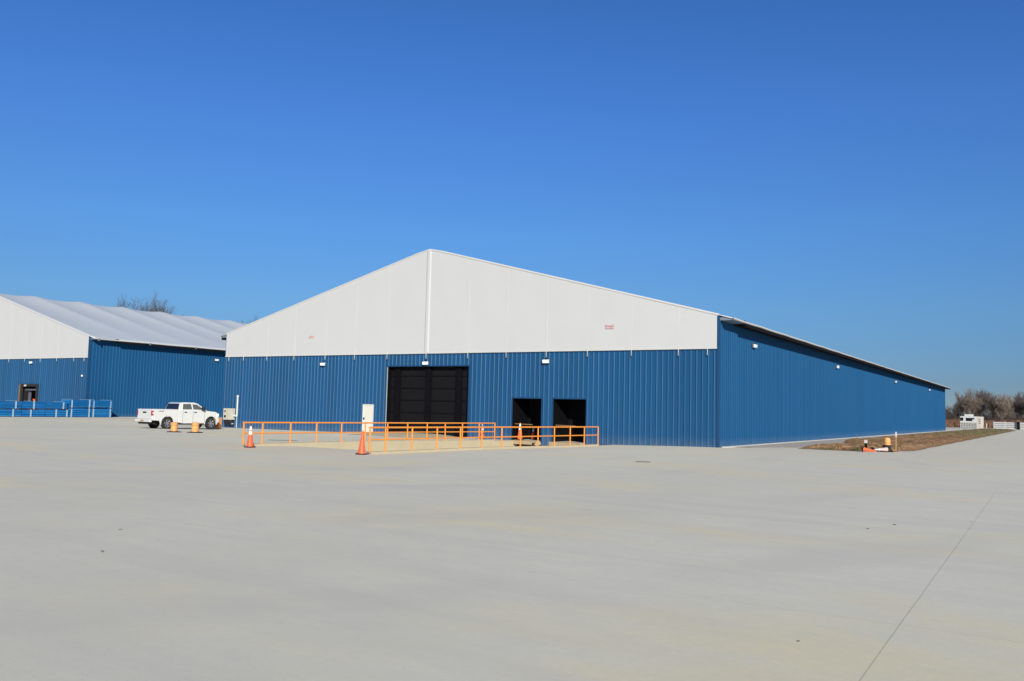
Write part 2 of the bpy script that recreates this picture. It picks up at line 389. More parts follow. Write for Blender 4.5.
DR = [-.65, -2.38, -5.32, -8.25, -11.15, -14.15, -17.2, -20.7, -24.2, -27.28, -30.23, -33.5, -36.5, -39.2, -40.95]
def building(x0, ridge, label, holes, front_lights, side_lights, frames0, y0_=0, HE=7.4, HB=5.57):
    root = empty('storage_building', (x0, y0_, 0), label=label, cat='building')
    P = lambda mb, n, m, **k: mb.build(n, m, root, **k)
    x1 = -WID; xr = -WID/2
    siding('x', x1, 0, 0, -1, -.6, HB+.1, holes, 'front_wall', root)
    siding('y', 0, LEN, 0, 1, -.3, HE, (), 'side_wall', root)
    siding('y', 0, LEN, x1, -1, -.6, HE, (), 'side_wall', root)
    MB().add([(x1, LEN, -.3), (0, LEN, -.3), (0, LEN, HE), (xr, LEN, ridge), (x1, LEN, HE)], [(0, 1, 2, 3, 4)]).build('rear_wall', 'siding', root, fix=False)
    # backing just behind the ribs so no light leaks
    # corner trims
    c = MB()
    c.box(-.10, .042, -.042, -.002, -.6, HE+.02); c.box(.001, .042, -.002, .12, -.6, HE+.02)
    P(c, 'corner_trim', 'trim')
    c = MB(); c.box(x1-.042, x1+.02, -.042, -.002, -.6, HE); c.box(x1-.042, x1-.001, -.002, .12, -.6, HE)
    P(c, 'corner_trim', 'trim')
    # white gable membrane: slightly billowed between seams
    g_ = MB(); seams = [-.105]+DR[1:-1]+[x1+.02]
    def top(x): 
        zt = HE+(ridge-HE)*(1-abs(x-xr)/(WID/2))
        return zt-.06*math.exp(-((x-xr)/.55)**2)+.03
    NZ = 12
    cols_ = []
    for a, b in zip(seams, seams[1:]):
        K = 8
        for k in range(K): cols_.append((a+(b-a)*k/K, math.sin(math.pi*k/K)))
    cols_.append((seams[-1], 0))
    for x, s in cols_:
        for j in range(NZ+1):
            t = j/NZ; zt = HB+(top(x)-HB)*t
            g_.v.append((x, -.065-.006*s*math.sin(math.pi*min(1, t*1.05))**.5-.012*noise.noise(Vector((x*.7, zt*.5, x0))), zt))
    for i in range(len(cols_)-1):
        for j in range(NZ):
            o = i*(NZ+1)+j; g_.f.append((o, o+1, o+NZ+2, o+NZ+1))
    gm = P(g_, 'gable_membrane', 'fabric', fix=False, smooth=True)
    for x in DR[1:-1]:
        if abs(x-xr) < .2: continue
        s_ = MB(); s_.box(x-.035, x+.035, -.070, -.06, HB+.02, top(x)-.05)
        s_.build('seam', 'seam', gm)
    s_ = MB(); s_.prism([(xr-.20, -.07), (xr-.10, -.11), (xr+.10, -.11), (xr+.20, -.07)], HB+.02, top(xr)-.04, 'z')
    s_.build('centre_seam', 'fabric', gm)
    s_ = MB(); s_.box(x1+.02, -.105, -.095, -.05, HB-.05, HB+.06); s_.build('hem', 'seam', gm)
    # rake roll
    s_ = MB(); n_ = 40
    ps = [(x1-.02+(WID+.02)*i/n_) for i in range(n_+1)]
    for a, b in zip(ps, ps[1:]): s_.tube((a, -.03, top(a)), (b, -.03, top(b)), .075, n=8, caps=False)
    s_.build('rake_edge', 'seam', gm, smooth=True)
    s_ = MB(); s_.box(x1+.02, -.105, -.05, -.002, HB-.1, HB-.05); P(s_, 'hem_shadow_strip', 'trim')  # dark strip drawn for the shadowed gap below the hem
    # tie down straps
    for x in DR:
        s_ = MB(); s_.box(x-.014, x+.014, -.105, -.075, HB-.32, HB+.05)
        o = P(s_, 'tie_strap', 'whitep')
        MB().box(x-.04, x+.04, -.11, -.05, HB-.42, HB-.32).build('buckle', 'galv', o)
    # roof membrane, peaks at the frames and sags between
    r_ = MB(); ov = .78; ys_ = [-.03]; y = frames0; sp = 5.5
    YS = [-.03+i*(LEN+.1)/(21*6*2) for i in range(21*12+1)]
    def sag(y):
        t = ((y-frames0)/sp) % 1.0
        if y < frames0: t = 0
        return 4*t*(1-t)
    XS = [x1-ov, x1]+[x1+WID/2*i/8 for i in range(1, 8)]+[xr-.5, xr, xr+.5]+[xr+WID/2*i/8 for i in range(1, 8)]+[0, ov]
    def rz(x, y):
        t = 1-abs(x-xr)/(WID/2)
        z = HE+.06+(ridge-HE)*t-.05*math.exp(-((x-xr)/.55)**2)
        return z-sag(y)*(.02+.20*min(1, max(0, t)*1.4))
    for y in YS:
        for x in XS: r_.v.append((x, y, rz(x, y)))
    nx_ = len(XS)
    for j in range(len(YS)-1):
        for i in range(nx_-1):
            o = j*nx_+i; r_.f.append((o, o+1, o+nx_+1, o+nx_))
    rf = P(r_, 'roof', 'roof', fix=False, smooth=True)
    so_ = rf.modifiers.new('thick', 'SOLIDIFY'); so_.thickness = .05; so_.offset = -1
    # roof edge tube (white) + gutter/soffit coloured near-black for the shade under the overhang
    for sgn, xe, xw in ((1, ov, .045), (-1, x1-ov, x1-.045)):
        e = MB()
        for a, b in zip(YS[::3], YS[3::3]):
            e.tube((xe, a, rz(xe, a)-.03), (xe, b, rz(xe, b)-.03), .06, n=6, caps=False)
        e.build('eave_roll', 'seam', rf, smooth=True)
        q = MB(); q.prism([(xw, HE-.06), (xe-sgn*.11, HE-.26), (xe-sgn*.11, HE-.40), (xw, HE-.34)], 2.55 if sgn > 0 else .1, LEN)
        q.build('soffit', 'soffit', rf)
        q = MB(); q.box(min(xw, xe-sgn*.05), max(xw, xe-sgn*.05), .05, 2.2, HE-.27, HE-.10); q.build('gutter_end', 'galv', rf)
        q = MB(); q.box(min(xw, xe-sgn*.05)+.01, max(xw, xe-sgn*.05)+.03, 2.203, 2.54, HE-.30, HE-.08); q.build('gutter_cap', 'trimblk', rf)
        q = MB(); q.box(min(xe-sgn*.10, xe+sgn*.02), max(xe-sgn*.10, xe+sgn*.02), 2.55 if sgn > 0 else .1, LEN, HE-.44, HE-.25); q.build('gutter', 'soffit', rf)
        y = frames0+.2
        while y < min(LEN, 40) and x0 < -10:
            MB().box(min(xe-sgn*.04, xe+sgn*.10), max(xe-sgn*.04, xe+sgn*.10), y-.07, y+.07, HE-.38, HE-.16).build('eave_bracket', 'galv', rf); y += sp
    def wall_light(loc, rz_, big=1):
        e = MB(); e.box(-.22*big, .22*big, -.16, -.045, -.12*big, .12*big)
        o = e.build('wall_light', 'galv', root, bevel=.02); o.location = loc; o.rotation_euler = (0, 0, rz_)
        l_ = MB(); l_.prism([(-.16, .11*big), (-.27, .07*big), (-.24, -.11*big), (-.16, -.11*big)], -.20*big, .20*big, 'x'); l_.build('lens', 'glass_l', o, bevel=.01)
        k_ = MB(); k_.box(-.05, .05, -.20, -.05, .121*big, .19*big); k_.build('sensor', 'trimblk', o)
    for x, z, b in front_lights: wall_light((x, 0, z), 0, b)
    for y, z, b in side_lights: wall_light((0, y, z), R_(90), b)
    return root

def black_door(root, x0, x1, z0, z1, cols_=(), girts=(), rec=.38):
    """tall opening closed by a dark insulated panel door set back behind the siding"""
    d = MB(); d.box(x0, x1, rec, rec+.06, z0, z1)
    o = d.build('overhead_door', 'black', root)
    j = MB()
    j.box(x0-.06, x0-.001, -.05, -.003, z0, z1); j.box(x1+.001, x1+.06, -.05, -.003, z0, z1); j.box(x0-.06, x1+.06, -.05, -.003, z1+.001, z1+.07)
    f = j.build('door_frame', 'trim', root)
    j = MB(); j.box(x0-.06, x0-.001, 0, rec+.06, z0, z1); j.box(x1+.001, x1+.06, 0, rec+.06, z0, z1); j.box(x0-.06, x1+.06, 0, rec+.06, z1+.001, z1+.07)
    j.build('door_lining', 'girt', root)
    for c, w in cols_: MB().box(c-w, c+w, rec-.16, rec-.002, z0, z1-.01).build('door_post', 'blackcol', o)
    gm = MB()
    for z in girts: gm.box(x0, x1, rec-.05, rec-.002, z-.03, z+.03)
    if girts: gm.build('panel_rail', 'girt', o)
    return o

# main building
main = building(0, 12.8, 'large blue steel building with white fabric gable, open dark doors and two docks', 
    [(-24.1, -17.1, -.6, 4.64), (-13.6, -11.45, -.6, 2.55), (-10.6, -8.3, -.6, 2.56), (-26.32, -25.32, -.6, 1.95)],
    [(-30.35, 4.86, 1), (-20.67, 4.86, 1.05), (-11.12, 4.90, 1.05)], [(6.3, 6.15, 1), (30.4, 6.15, 1), (62.1, 6.15, 1), (93.8, 6.2, 1)], 0.0)
bd = black_door(main, -24.1, -17.1, -.16, 4.64, [(-23.45, .24), (-20.7, .22), (-18.1, .22)], [.55, 1.45, 2.3, 3.15, 4.0])
tr = MB(); tr.box(-24.135, -24.10, -.08, -.051, -.14, 4.6); tr.build('door_jamb_strip', 'beige', main)
for z in (.55, 1.45, 2.3, 3.15): MB().box(-23.58, -23.32, .19, .215, z+.02, z+.045).build('hinge_plate', 'soffit', bd)
for a, b in ((-13.6, -11.45), (-10.6, -8.3)):
    black_door(main, a, b, -.16, 2.55, [(b-.62, .16)], [.6, 1.3, 2.0], 2.0)
    lv = MB(); lv.box(a+.03, b-.35, -.55, -.02, -.21, -.10); lv.box(a+.03, b-.35, -.55, -.50, -.33, -.211); lv.build('dock_plate', 'steel_t', main)
    lv = MB(); lv.box(a+.05, b-.40, -.05, -.001, -1.0, -.335); lv.build('dock_pit_shade', 'dark', main)  # near-black slab paints the darkness of the hollow under the plate
    for x in (a-.16, b-.2): MB().box(x, x+.22, -.12, -.001, -.75, -.34).build('dock_bumper', 'rubber', main)
    gt = MB(); gt.tube((a+.02, .3, .92), (a+(b-a)*.62, .3, .90), .018, n=6); gt.build('safety_bar', 'wood', main)
# floor sills in the recesses
MB().box(-24.1, -17.1, .02, .38, -.5, -.105).build('door_sill', 'foundation', main)
for a, b in ((-13.6, -11.45), (-10.6, -8.3)): MB().box(a, b, .30, 2.0, -.6, -.105).build('door_sill', 'foundation', main)
# man door
md = MB(); md.box(-26.25, -25.39, -.05, -.01, -.12, 1.88); mdo = md.build('door', 'doorw', main)
fr = MB(); fr.box(-26.32, -26.251, -.075, -.005, -.14, 1.95); fr.box(-25.389, -25.32, -.075, -.005, -.14, 1.95); fr.box(-26.251, -25.389, -.075, -.005, 1.881, 1.95)
fr.build('door_frame', 'whitep', main)
hd = MB(); hd.box(-26.21, -26.12, -.12, -.051, .86, 1.0); hd.build('handle', 'trimblk', mdo)
# ramp hump in front of the big door
hp = MB(); NN = 14
for i in range(NN+1):
    x = -24.6+7.6*i/NN; h = .17*ss(-17.2, -20.5, x)*ss(-24.6, -24.1, x)
    for y, k in ((-3.4, 0), (-2.2, .55), (-1.0, .95), (-.05, 1), (.37, 1)): hp.v.append((x, y, gz(x, y)+.008+h*k))
for i in range(NN):
    for j in range(4):
        o = i*5+j; hp.f.append((o, o+5, o+6, o+1))
tag(hp.build('door_apron', 'pit', fix=False, smooth=True), kind='structure')
# red marks on the gable
lg = MB()
for k, w in enumerate((.05, .12, .05, .13, .04, .10, .05)):
    x = -31.95+sum((.05, .12, .05, .13, .04, .10, .05)[:k])*.9; lg.box(x, x+w*.6, -.125, -.119, 6.86, 6.92+.02*(k % 3))
lg.prism([(-31.98, 6.94), (-31.72, 7.04), (-31.45, 6.96), (-31.45, 6.93), (-31.72, 6.99), (-31.98, 6.91)], -.125, -.119)
lg.build('gable_mark', 'pinkred', main)
lg = MB()
random.seed(3)
for row, (zb, zt) in enumerate(((7.00, 7.09), (6.86, 6.95))):
    lg.box(-7.02, -6.42, -.1245, -.1195, zb-.012, zb+.008)
    x = -7.02
    while x < -6.45:
        w = random.uniform(.045, .075); lg.box(x, x+w*.7, -.125, -.119, zb, zt-random.choice((0, .03)))
        if random.random() < .6: lg.box(x+w*.7, x+w, -.125, -.119, zb, zb+.04)
        x += w+.025
lg.box(-6.74, -6.71, -.124, -.1198, 6.86, 7.0)
lg.build('gable_mark', 'pinkred', main)

# left building
LX = -62.2
left = building(LX, 13.45, 'blue building with grey roof cut off by the left frame edge',
    [(-11.36, -8.22, -.6, 3.2)], [(-9.8, 5.38, 1)], [(14.7, 6.45, 1)], 0.2, y0_=.98, HE=7.78, HB=5.82)
sm = MB(); sm.box(-.90, -.72, -.16, -.045, 3.95, 4.12); sm.build('wall_light', 'glass_l', left, bevel=.03)
# dock doorway of the left building: padded seal, tan jambs, grey panel inside
def dw(o): o.scale.x = .872; o.location.x = -2.6; return o
q = MB(); q.box(-10.05, -9.75, -.2, -.045, .1, 3.2); q.box(-6.75, -6.45, -.2, -.045, .1, 3.2); q.box(-9.75, -6.75, -.2, -.045, 2.95, 3.2); dw(q.build('dock_seal', 'rubber', left))
q = MB(); q.box(-10.28, -10.06, -.25, -.045, .1, 3.15); dw(q.build('dock_seal_side', 'barkbrown', left))
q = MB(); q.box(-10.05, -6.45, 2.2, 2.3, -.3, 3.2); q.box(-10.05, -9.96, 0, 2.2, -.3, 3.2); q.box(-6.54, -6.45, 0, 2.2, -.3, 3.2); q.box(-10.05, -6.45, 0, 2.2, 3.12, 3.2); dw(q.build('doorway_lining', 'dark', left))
q = MB(); q.box(-7.35, -7.1, .1, .25, .1, 2.95); dw(q.build('doorway_post', 'tan', left))
q = MB(); q.box(-9.3, -8.85, .3, .4, .1, 2.6); dw(q.build('inner_panel', 'greyint', left))
q = MB(); q.box(-9.4, -6.9, .02, .12, 2.55, 2.70); dw(q.build('doorway_beam', 'greyint', left))
q = MB(); q.box(-8.85, -8.45, -.42, -.36, 2.95, 3.12); dw(q.build('doorway_lamp', 'beige', left))
q = MB(); q.box(-10.05, -6.45, .02, 2.2, -.3, .1); dw(q.build('doorway_sill', 'foundation', left))

# orange bin in the doorway
e = empty('storage_bin', (LX-9.45, .98+.75, .1), label='orange bin standing just inside the dark doorway of the left building', cat='bin')
MB().prism([(-.35, 0), (.35, 0), (.45, 1.5), (-.45, 1.5)], -.35, .35).build('bin_body', 'drum', e, bevel=.03)
MB().box(-.50, .50, -.40, .40, 1.501, 1.60).build('bin_rim', 'cone', e, bevel=.02)

# ------------------------------------------------------------ orange handrails round the truck well
def rail(x, ys_, t0, t1, m0, m1, label):
    """a handrail of posts, top and middle tube, following the grade"""
    e = empty('handrail', (x, ys_[0], 0), label=label, cat='handrail', group='orange handrails flanking the truck well')
    L = ys_[-1]-ys_[0]
    for y in ys_:
        b = max(gz(x, y), -.13)+.085; top = t0+(t1-t0)*(y-ys_[0])/L; w = random.uniform(-.008, .008)
        m = MB(); m.tube((0, y-ys_[0], b), (w, y-ys_[0], top-.02), .034, n=10)
        p = m.build('post', 'orange', e, smooth=True)
        MB().box(-.08, .08, y-ys_[0]-.08, y-ys_[0]+.08, b, b+.015).build('foot_plate', 'orange', p)
    MB().tube((0, -.034, t0), (0, L+.034, t1), .036, n=10).build('top_rail', 'orange', e, smooth=True)
    MB().tube((0, 0, m0), (0, L, m1), .030, n=10).build('mid_rail', 'orange', e, smooth=True)
    return e
rail(WX0-.2, [-21.85, -20.8, -19.17, -17.54, -15.87, -14.17, -12.45, -10.82, -9.13, -7.45, -5.77, -4.05, -2.34], 1.0, .96, .55, .44,
     'orange handrail along the farther side of the truck well, nearest the tall dark door')
rail(WX1+.2, [-21.95, -21.04, -19.39, -17.72, -16.02, -14.36, -12.68, -10.99, -9.30, -7.62, -5.90, -4.25, -2.55], 1.02, .96, .56, .50,
     'orange handrail along the nearer side of the truck well, ending past both dock doors')

# ------------------------------------------------------------ traffic cones
def make_cone(h=.9, collar=True, body='cone', low=True):
    e = empty('traffic_cone', (0, 0, 0))
    k = h/.9
    b = MB(); b.lathe([(.155*k, .045*k), (.145*k, .07*k), (.028*k, h-.02), (.02*k, h)], 20); b.build('cone_body', body, e, smooth=True)
    m = MB(); w = .185*k
    m.prism([(-w, -w*.8), (-w*.8, -w), (w*.8, -w), (w, -w*.8), (w, w*.8), (w*.8, w), (-w*.8, w), (-w, w*.8)], 0, .044*k, 'z'); m.build('base', 'rubber', e, bevel=.008)
    def r(z): return .146*k+(.028-.146)*k*(z-.07*k)/(h-.09*k)
    z0, z1 = h*.60, h*.74
    if low: c = MB(); c.lathe([(r(z0)+.003, z0), (r(z1)+.003, z1)], 20, caps=False); c.build('collar', 'conew', e, smooth=True)
    if collar:
        z0, z1 = h*.79, h*.96
        c = MB(); c.lathe([(r(z0)+.003, z0), (r(z1)+.003, z1)], 20, caps=False); c.build('collar', 'conew', e, smooth=True)
    return e
G = 'orange traffic cones'
c0 = make_cone(); cplain = make_cone(collar=False, low=False); cpale = make_cone(body='palecone')
cones = [((-12.36, -22.37), 'orange cone with white collars by the far left end of the orange handrails', 0),
         ((-6.32, -22.25), 'plain orange cone without collars, nearest the camera at the near handrail end', .4),
         ((-13.68, -3.3), 'orange cone at the wall end of the farther handrail, right of the tall dark door', .2),
         ((-13.1, .15), 'taller looking orange cone at the left edge of the first dock door', .5),
         ((-13.05, 1.75), 'orange cone set back in shade inside the first dock door', 0)]
for i, ((x, y), lab, rz) in enumerate(cones):
    o = c0 if i == 0 else cplain if i == 1 else copy_tree(c0)
    z = gz(x, y)
    if i == 2: z = 0.0
    if i == 3: z = -.10
    if i == 4: z = -.105
    o.location = (x, y, z+.004); o.rotation_euler = (0, 0, rz+.2); tag(o, lab, 'traffic cone', G)
    if i == 3: o.scale = (1.2, 1.2, 1.2)
    if i == 1: o.rotation_euler = (0, R_(1.5), .3)
# fallen cones by the soil bed
ff = [((7.0, 3.0), R_(18), 'orange cone lying on its side, left of the orange and black drum'), ((8.12, 4.2), R_(208), 'pale collared cone lying on its side against the orange and black drum')]
for (x, y), rz, lab in ff:
    o = copy_tree(cplain) if lab.startswith('orange') else cpale; o.scale = (.8, .8, .8)
    o.location = (x, y, .165); tag(o, lab, 'traffic cone', G)
    o.rotation_euler = (0, R_(90+(9 if lab.startswith('orange') else 3)), rz)
# drum and stakes
e = empty('safety_drum', (7.98, 4.75, .01), label='small orange topped drum with black lower half at the corner of the soil bed', cat='safety drum')
MB().lathe([(.22, 0), (.24, .03), (.22, .06), (.20, .38)], 20).build('drum_base', 'rubber', e, smooth=True)
MB().lathe([(.20, .381), (.19, .45), (.15, .47), (.18, .50), (.18, .66), (.15, .75), (.05, .79)], 20).build('drum_top', 'drum', e, smooth=True)
def stake(x, y, h, lab, tip, body='wood', w=.03):
    e = empty('survey_stake', (x, y, .02), label=lab, cat='stake', group='stakes in the soil bed')
    MB().box(-w, w, -.02, .02, 0, h*.72).build('stake_post', body, e)
    MB().box(-w*1.15, w*1.15, -.023, .023, h*.72+.001, h).build('stake_tip', tip, e)
stake(7.93, 8.3, 1.05, 'wooden stake with white top right of the orange and black drum', 'whitep', 'wood', .035)
stake(7.05, 3.75, .62, 'short dark stake with pale pink top behind the fallen orange cone', 'pinkw', 'soffit', .07)
m = MB(); random.seed(41)
for i in range(1500):
    y = 4.5+random.random()**1.6*110; x = random.uniform(2.6 if y > 26 else 3.8, 8.5); q = random.uniform(.03, .13)
    vs = [(x+random.uniform(.6, 1.2)*q*a, y+random.uniform(.6, 1.2)*q*b_, .08+random.uniform(.5, 1)*q*c_) for a, b_, c_ in ((1, 0, 0), (0, 1, 0), (-1, 0, 0), (0, -1, 0), (0, 0, 1.1), (0, 0, -1))]
    m.add(vs, [(0, 1, 4), (1, 2, 4), (2, 3, 4), (3, 0, 4), (1, 0, 5), (2, 1, 5), (3, 2, 5), (0, 3, 5)])
tag(m.build('soil_clods', 'soil', fix=False), 'clods of brown earth scattered over the soil bed', 'clods', kind='stuff')
# weeds clump
random.seed(5)
def weeds(x, y, r, h, n, lab):
    m = MB()
    for i in range(n):
        a = random.uniform(0, 6.28); q = random.uniform(0, r); px, py = q*math.cos(a), q*math.sin(a)
        lean = Vector((random.uniform(-.5, .5), random.uniform(-.5, .5), 1)).normalized()*random.uniform(.4, 1)*h
        s = random.uniform(.01, .025)
        m.add([(px-s, py, 0), (px+s, py, 0), (px+lean.x, py+lean.y, lean.z)], [(0, 1, 2)])
    o = m.build('weed_clump', 'grass', fix=False); o.location = (x, y, .03); tag(o, lab, 'weeds')
weeds(6.6, 3.9, .35, .38, 90, 'dark weed clump left of the fallen cones at the soil edge')
weeds(5.1, 3.9, .8, .16, 120, 'low greenish weeds at the front corner of the soil bed')

# ------------------------------------------------------------ short orange drums by the truck
def short_drum():
    e = empty('barrier_drum', (0, 0, 0))
    MB().lathe([(.19, .06), (.19, .52), (.215, .53), (.215, .57), (.17, .60), (.05, .61)], 24).build('drum_body', 'drum', e, smooth=True)
    MB().lathe([(.42, 0), (.40, .03), (.24, .055), (.20, .06)], 28).build('base_ring', 'rubber', e, smooth=True)
    MB().lathe([(.193, .40), (.193, .46)], 24, caps=False).build('band', 'wood', e, smooth=True)
    return e
d0 = short_drum(); G2 = 'short orange drums near the pickup'
for i, (x, y, s, lab) in enumerate(((-28.58, -14.05, 1, 'narrower orange drum on black base, just right of the pickup rear wheel'),
                          (-27.54, -13.36, 1.12, 'wider orange drum on black base, right of the similar one before the pickup'))):
    o = d0 if i == 0 else copy_tree(d0)
    o.location = (x, y, gz(x, y)+.004); o.scale = (s, s, 1 if i else .97); tag(o, lab, 'drum', G2)
e = empty('barrier_block', (-37.6, -3.7, gz(-37.6, -3.7)+.02), .35, label='orange and cream block standing beyond the front bumper of the pickup', cat='barrier')
MB().box(-.30, .0, -.2, .2, 0, .84).build('block_body', 'beige', e, bevel=.02)
MB().box(.001, .32, -.2, .2, 0, .80).build('orange_panel', 'drum', e, bevel=.02)
MB().lathe([(.10, 0), (.10, .30)], 14, Matrix.Translation((.16, -.21, .2)) @ Matrix.Diagonal((1, .05, 1, 1))).build('panel_mark', 'cone', e)

# ------------------------------------------------------------ utility cabinet and conduit on the left corner
e = empty('electrical_cabinet', (-40.5, -.05, gz(-40.5, 0)), label='beige wall cabinet with tall white conduit pipe at the left corner of the main building', cat='utility box')
B0 = .2
cb = MB(); cb.box(-.30, .66, -.45, -.05, .45+B0, 1.36+B0); cbo = cb.build('cabinet', 'beige', e, bevel=.02)
MB().box(.22, .24, -.462, -.4505, .47+B0, 1.34+B0).build('door_seam', 'wood', cbo)
MB().box(-.16, .04, -.47, -.4505, .62+B0, .82+B0).build('gauge', 'trimblk', cbo)
MB().box(-.16, .02, -.47, -.4505, 1.05+B0, 1.2+B0).build('gauge', 'greyint', cbo)
m = MB(); m.box(-.28, .62, -.40, -.06, .10+B0, .44+B0); m.build('meter_manifold', 'trimblk', e, bevel=.05)
m = MB(); m.tube((.62, -.25, .2+B0), (.62, -.25, .10+B0), .13, n=12); m.build('meter', 'galv', e)
m = MB(); m.tube((1.0, -.16, .95), (1.0, -.16, 2.50), .07, n=12); m.build('conduit', 'whitep', e, smooth=True)
m = MB(); m.lathe([(.09, 2.46), (.10, 2.52), (.09, 2.60), (.03, 2.64)], 14, Matrix.Translation((1.0, -.16, 0))); m.build('conduit_cap', 'whitep', e, smooth=True)
m = MB(); m.tube((1.0, -.16, 0), (1.0, -.16, .95), .05, n=10); m.build('conduit', 'tag', e, smooth=True)
m = MB(); m.tube((.62, -.2, .98), (1.0, -.2, .98), .09, n=10); m.build('conduit_elbow', 'whitep', e, smooth=True)

# ------------------------------------------------------------ pickup truck (local: +x forward, z up)
def truck(loc, rz):
    e = empty('pickup_truck', loc, rz, label='white crew cab pickup truck parked between the two blue buildings', cat='pickup truck')
    RA, FA, WR, WH = 1.28, 4.96, .415, .96
    def arch(cx, r, n=9):   # front to back over the wheel
        return [(cx+r*math.cos(R_(-12)+math.pi*(1+24/180)*i/n*1.0), .41+r*math.sin(R_(-12)+math.pi*(1+24/180)*i/n)) for i in range(n+1)]
    # side panels as a full width body for cab+engine, bed as separate open box
    af = arch(FA, .52); ar = arch(RA, .52)
    front = [(2.12, .48), (2.12, 1.38), (4.20, 1.36), (4.55, 1.325), (5.30, 1.27), (5.52, 1.18), (5.60, .95), (5.60, .55), (5.56, .50)]+[p for p in af if True]+[(4.35, .42), (2.6, .40)]
    MB().prism(front, -WH, WH).build('body', 'truck', e, bevel=.045)
    for s in (-1, 1):
        a, b = (-WH, -WH+.14) if s < 0 else (WH-.14, WH)
        bed_ = [(.06, .62), (.04, 1.40), (2.10, 1.40), (2.10, .48), (1.95, .46)]+ar+[(.62, .60)]
        MB().prism(bed_, a, b).build('bed_side', 'truck', e, bevel=.03)
    MB().box(.10, 2.1, -WH+.13, WH-.13, .72, .86).build('bed_floor', 'trimblk', e)
    tg = MB().box(.0, .10, -WH+.03, WH-.03, .70, 1.38).build('tailgate', 'truck', e, bevel=.03)
    MB().box(-.02, .0-.001, -.22, .22, 1.12, 1.22).build('tailgate_handle', 'trimblk', tg)
    for s in (-1, 1):
        MB().box(-.015, .12, s*(WH-.13) if s > 0 else -WH-.004, WH+.004 if s > 0 else -(WH-.13), .96, 1.30).build('tail_light', 'taill', e, bevel=.01)
        MB().box(.03, .10, WH+.0045 if s > 0 else -WH-.0085, WH+.0085 if s > 0 else -WH-.0045, 1.07, 1.19).build('reverse_light', 'conew', e)
        MB().box(5.40, 5.62, s*WH-.28 if s > 0 else -WH-.004, WH+.004 if s > 0 else -WH+.28, .93, 1.14).build('headlight', 'glass_l', e, bevel=.02)
    rb = MB().box(-.18, .03, -WH+.03, WH-.03, .50, .70).build('rear_bumper', 'truck', e, bevel=.03)
    MB().box(-.186, -.1805, -.2, .2, .54, .66).build('number_plate', 'wood', rb)
    MB().box(-.1, .6, -.6, .6, .36, .5).build('tow_frame', 'trimblk', e)
    MB().box(5.601, 5.68, -WH+.06, WH-.06, .50, .72).build('front_bumper', 'truck', e, bevel=.03)
    MB().box(5.601, 5.64, -.62, .62, .74, 1.12).build('grille', 'trimblk', e)
    # cab greenhouse
    zb, zt = 1.37, 1.92; wb, wt = WH-.05, WH-.23
    st = [(2.16, zb, wb), (2.36, zt-.05, wt), (2.60, zt, wt), (3.55, zt, wt), (3.85, zt-.07, wt+.01), (4.62, zb-.04, wb)]
    g_ = MB(); vs = []
    for x, z, w in st: vs += [(x, -w, z), (x, w, z)]
    n = len(st); fs = [(2*i, 2*i+1, 2*i+3, 2*i+2) for i in range(n-1)]
    fs += [tuple(2*i for i in range(n)), tuple(2*i+1 for i in range(n))[::-1], (0, 2*n-2, 2*n-1, 1)]
    g_.add(vs, fs); cab = g_.build('cab_roof', 'truck', e, bevel=.03)
    def wside(z): return wb+(wt-wb)*(z-zb)/(zt-.05-zb)
    for s in (-1, 1):
        for poly in ([(2.50, 1.42), (2.60, 1.81), (3.26, 1.83), (3.30, 1.42)], [(3.40, 1.42), (3.38, 1.83), (3.74, 1.81), (4.30, 1.42)]):
            m = MB(); k = len(poly)
            m.v = [(x, s*(wside(z)+.006), z) for x, z in poly]+[(x, s*(wside(z)-.03), z) for x, z in poly]
            m.f = [tuple(range(k)), tuple(range(k, 2*k))]+[(i, (i+1) % k, k+(i+1) % k, k+i) for i in range(k)]
            m.build('side_window', 'carglass2', e)
        # mirror, door lines, handles
        mr = MB(); mr.box(4.02, 4.22, s*(WH+.02) if s > 0 else -WH-.26, WH+.26 if s > 0 else -(WH+.02), 1.36, 1.60); mr.build('side_mirror', 'trimblk', e, bevel=.03)
        for x in (2.50, 3.36, 4.36): MB().box(x-.009, x+.009, s*(WH-.01) if s > 0 else -WH-.003, WH+.003 if s > 0 else -WH+.01, .50, 1.34).build('door_gap', 'trimblk', e)
        for x in (2.72, 3.55): MB().box(x-.11, x+.11, s*WH if s > 0 else -WH-.04, WH+.04 if s > 0 else -WH, 1.19, 1.25).build('door_handle', 'trimblk', e, bevel=.01)
        MB().box(2.2, 4.3, s*(WH-.12) if s > 0 else -WH-.03, WH+.03 if s > 0 else -WH+.12, .33, .40).build('running_board', 'trimblk', e)
    # rear window and windscreen
    def quad(name, pts, m_, off):
        m = MB(); c = [Vector(p)+Vector(off) for p in pts]; d = [Vector(p)-Vector(off)*3 for p in pts]
        m.v = [tuple(v) for v in c+d]; m.f = [(0, 1, 2, 3), (7, 6, 5, 4), (0, 4, 5, 1), (1, 5, 6, 2), (2, 6, 7, 3), (3, 7, 4, 0)]
        m.build(name, m_, e)
    quad('rear_window', [(2.175, -wb+.10, 1.41), (2.175, wb-.10, 1.41), (2.325, wt-.06, 1.82), (2.325, -wt+.06, 1.82)], 'carglass', (-.012, 0, .004))
    quad('windscreen', [(4.52, -wb+.08, 1.385), (4.52, wb-.08, 1.385), (3.90, wt-.02, 1.82), (3.90, -wt+.02, 1.82)], 'carglass', (.008, 0, .012))
    y = -WH-.004
    m = MB(); x = .52
    for w in (.05, .07, .03, .06, .06): m.box(x, x+w, y, y+.003, 1.24, 1.30); x += w+.03
    m.build('dark_decal', 'soffit', e)
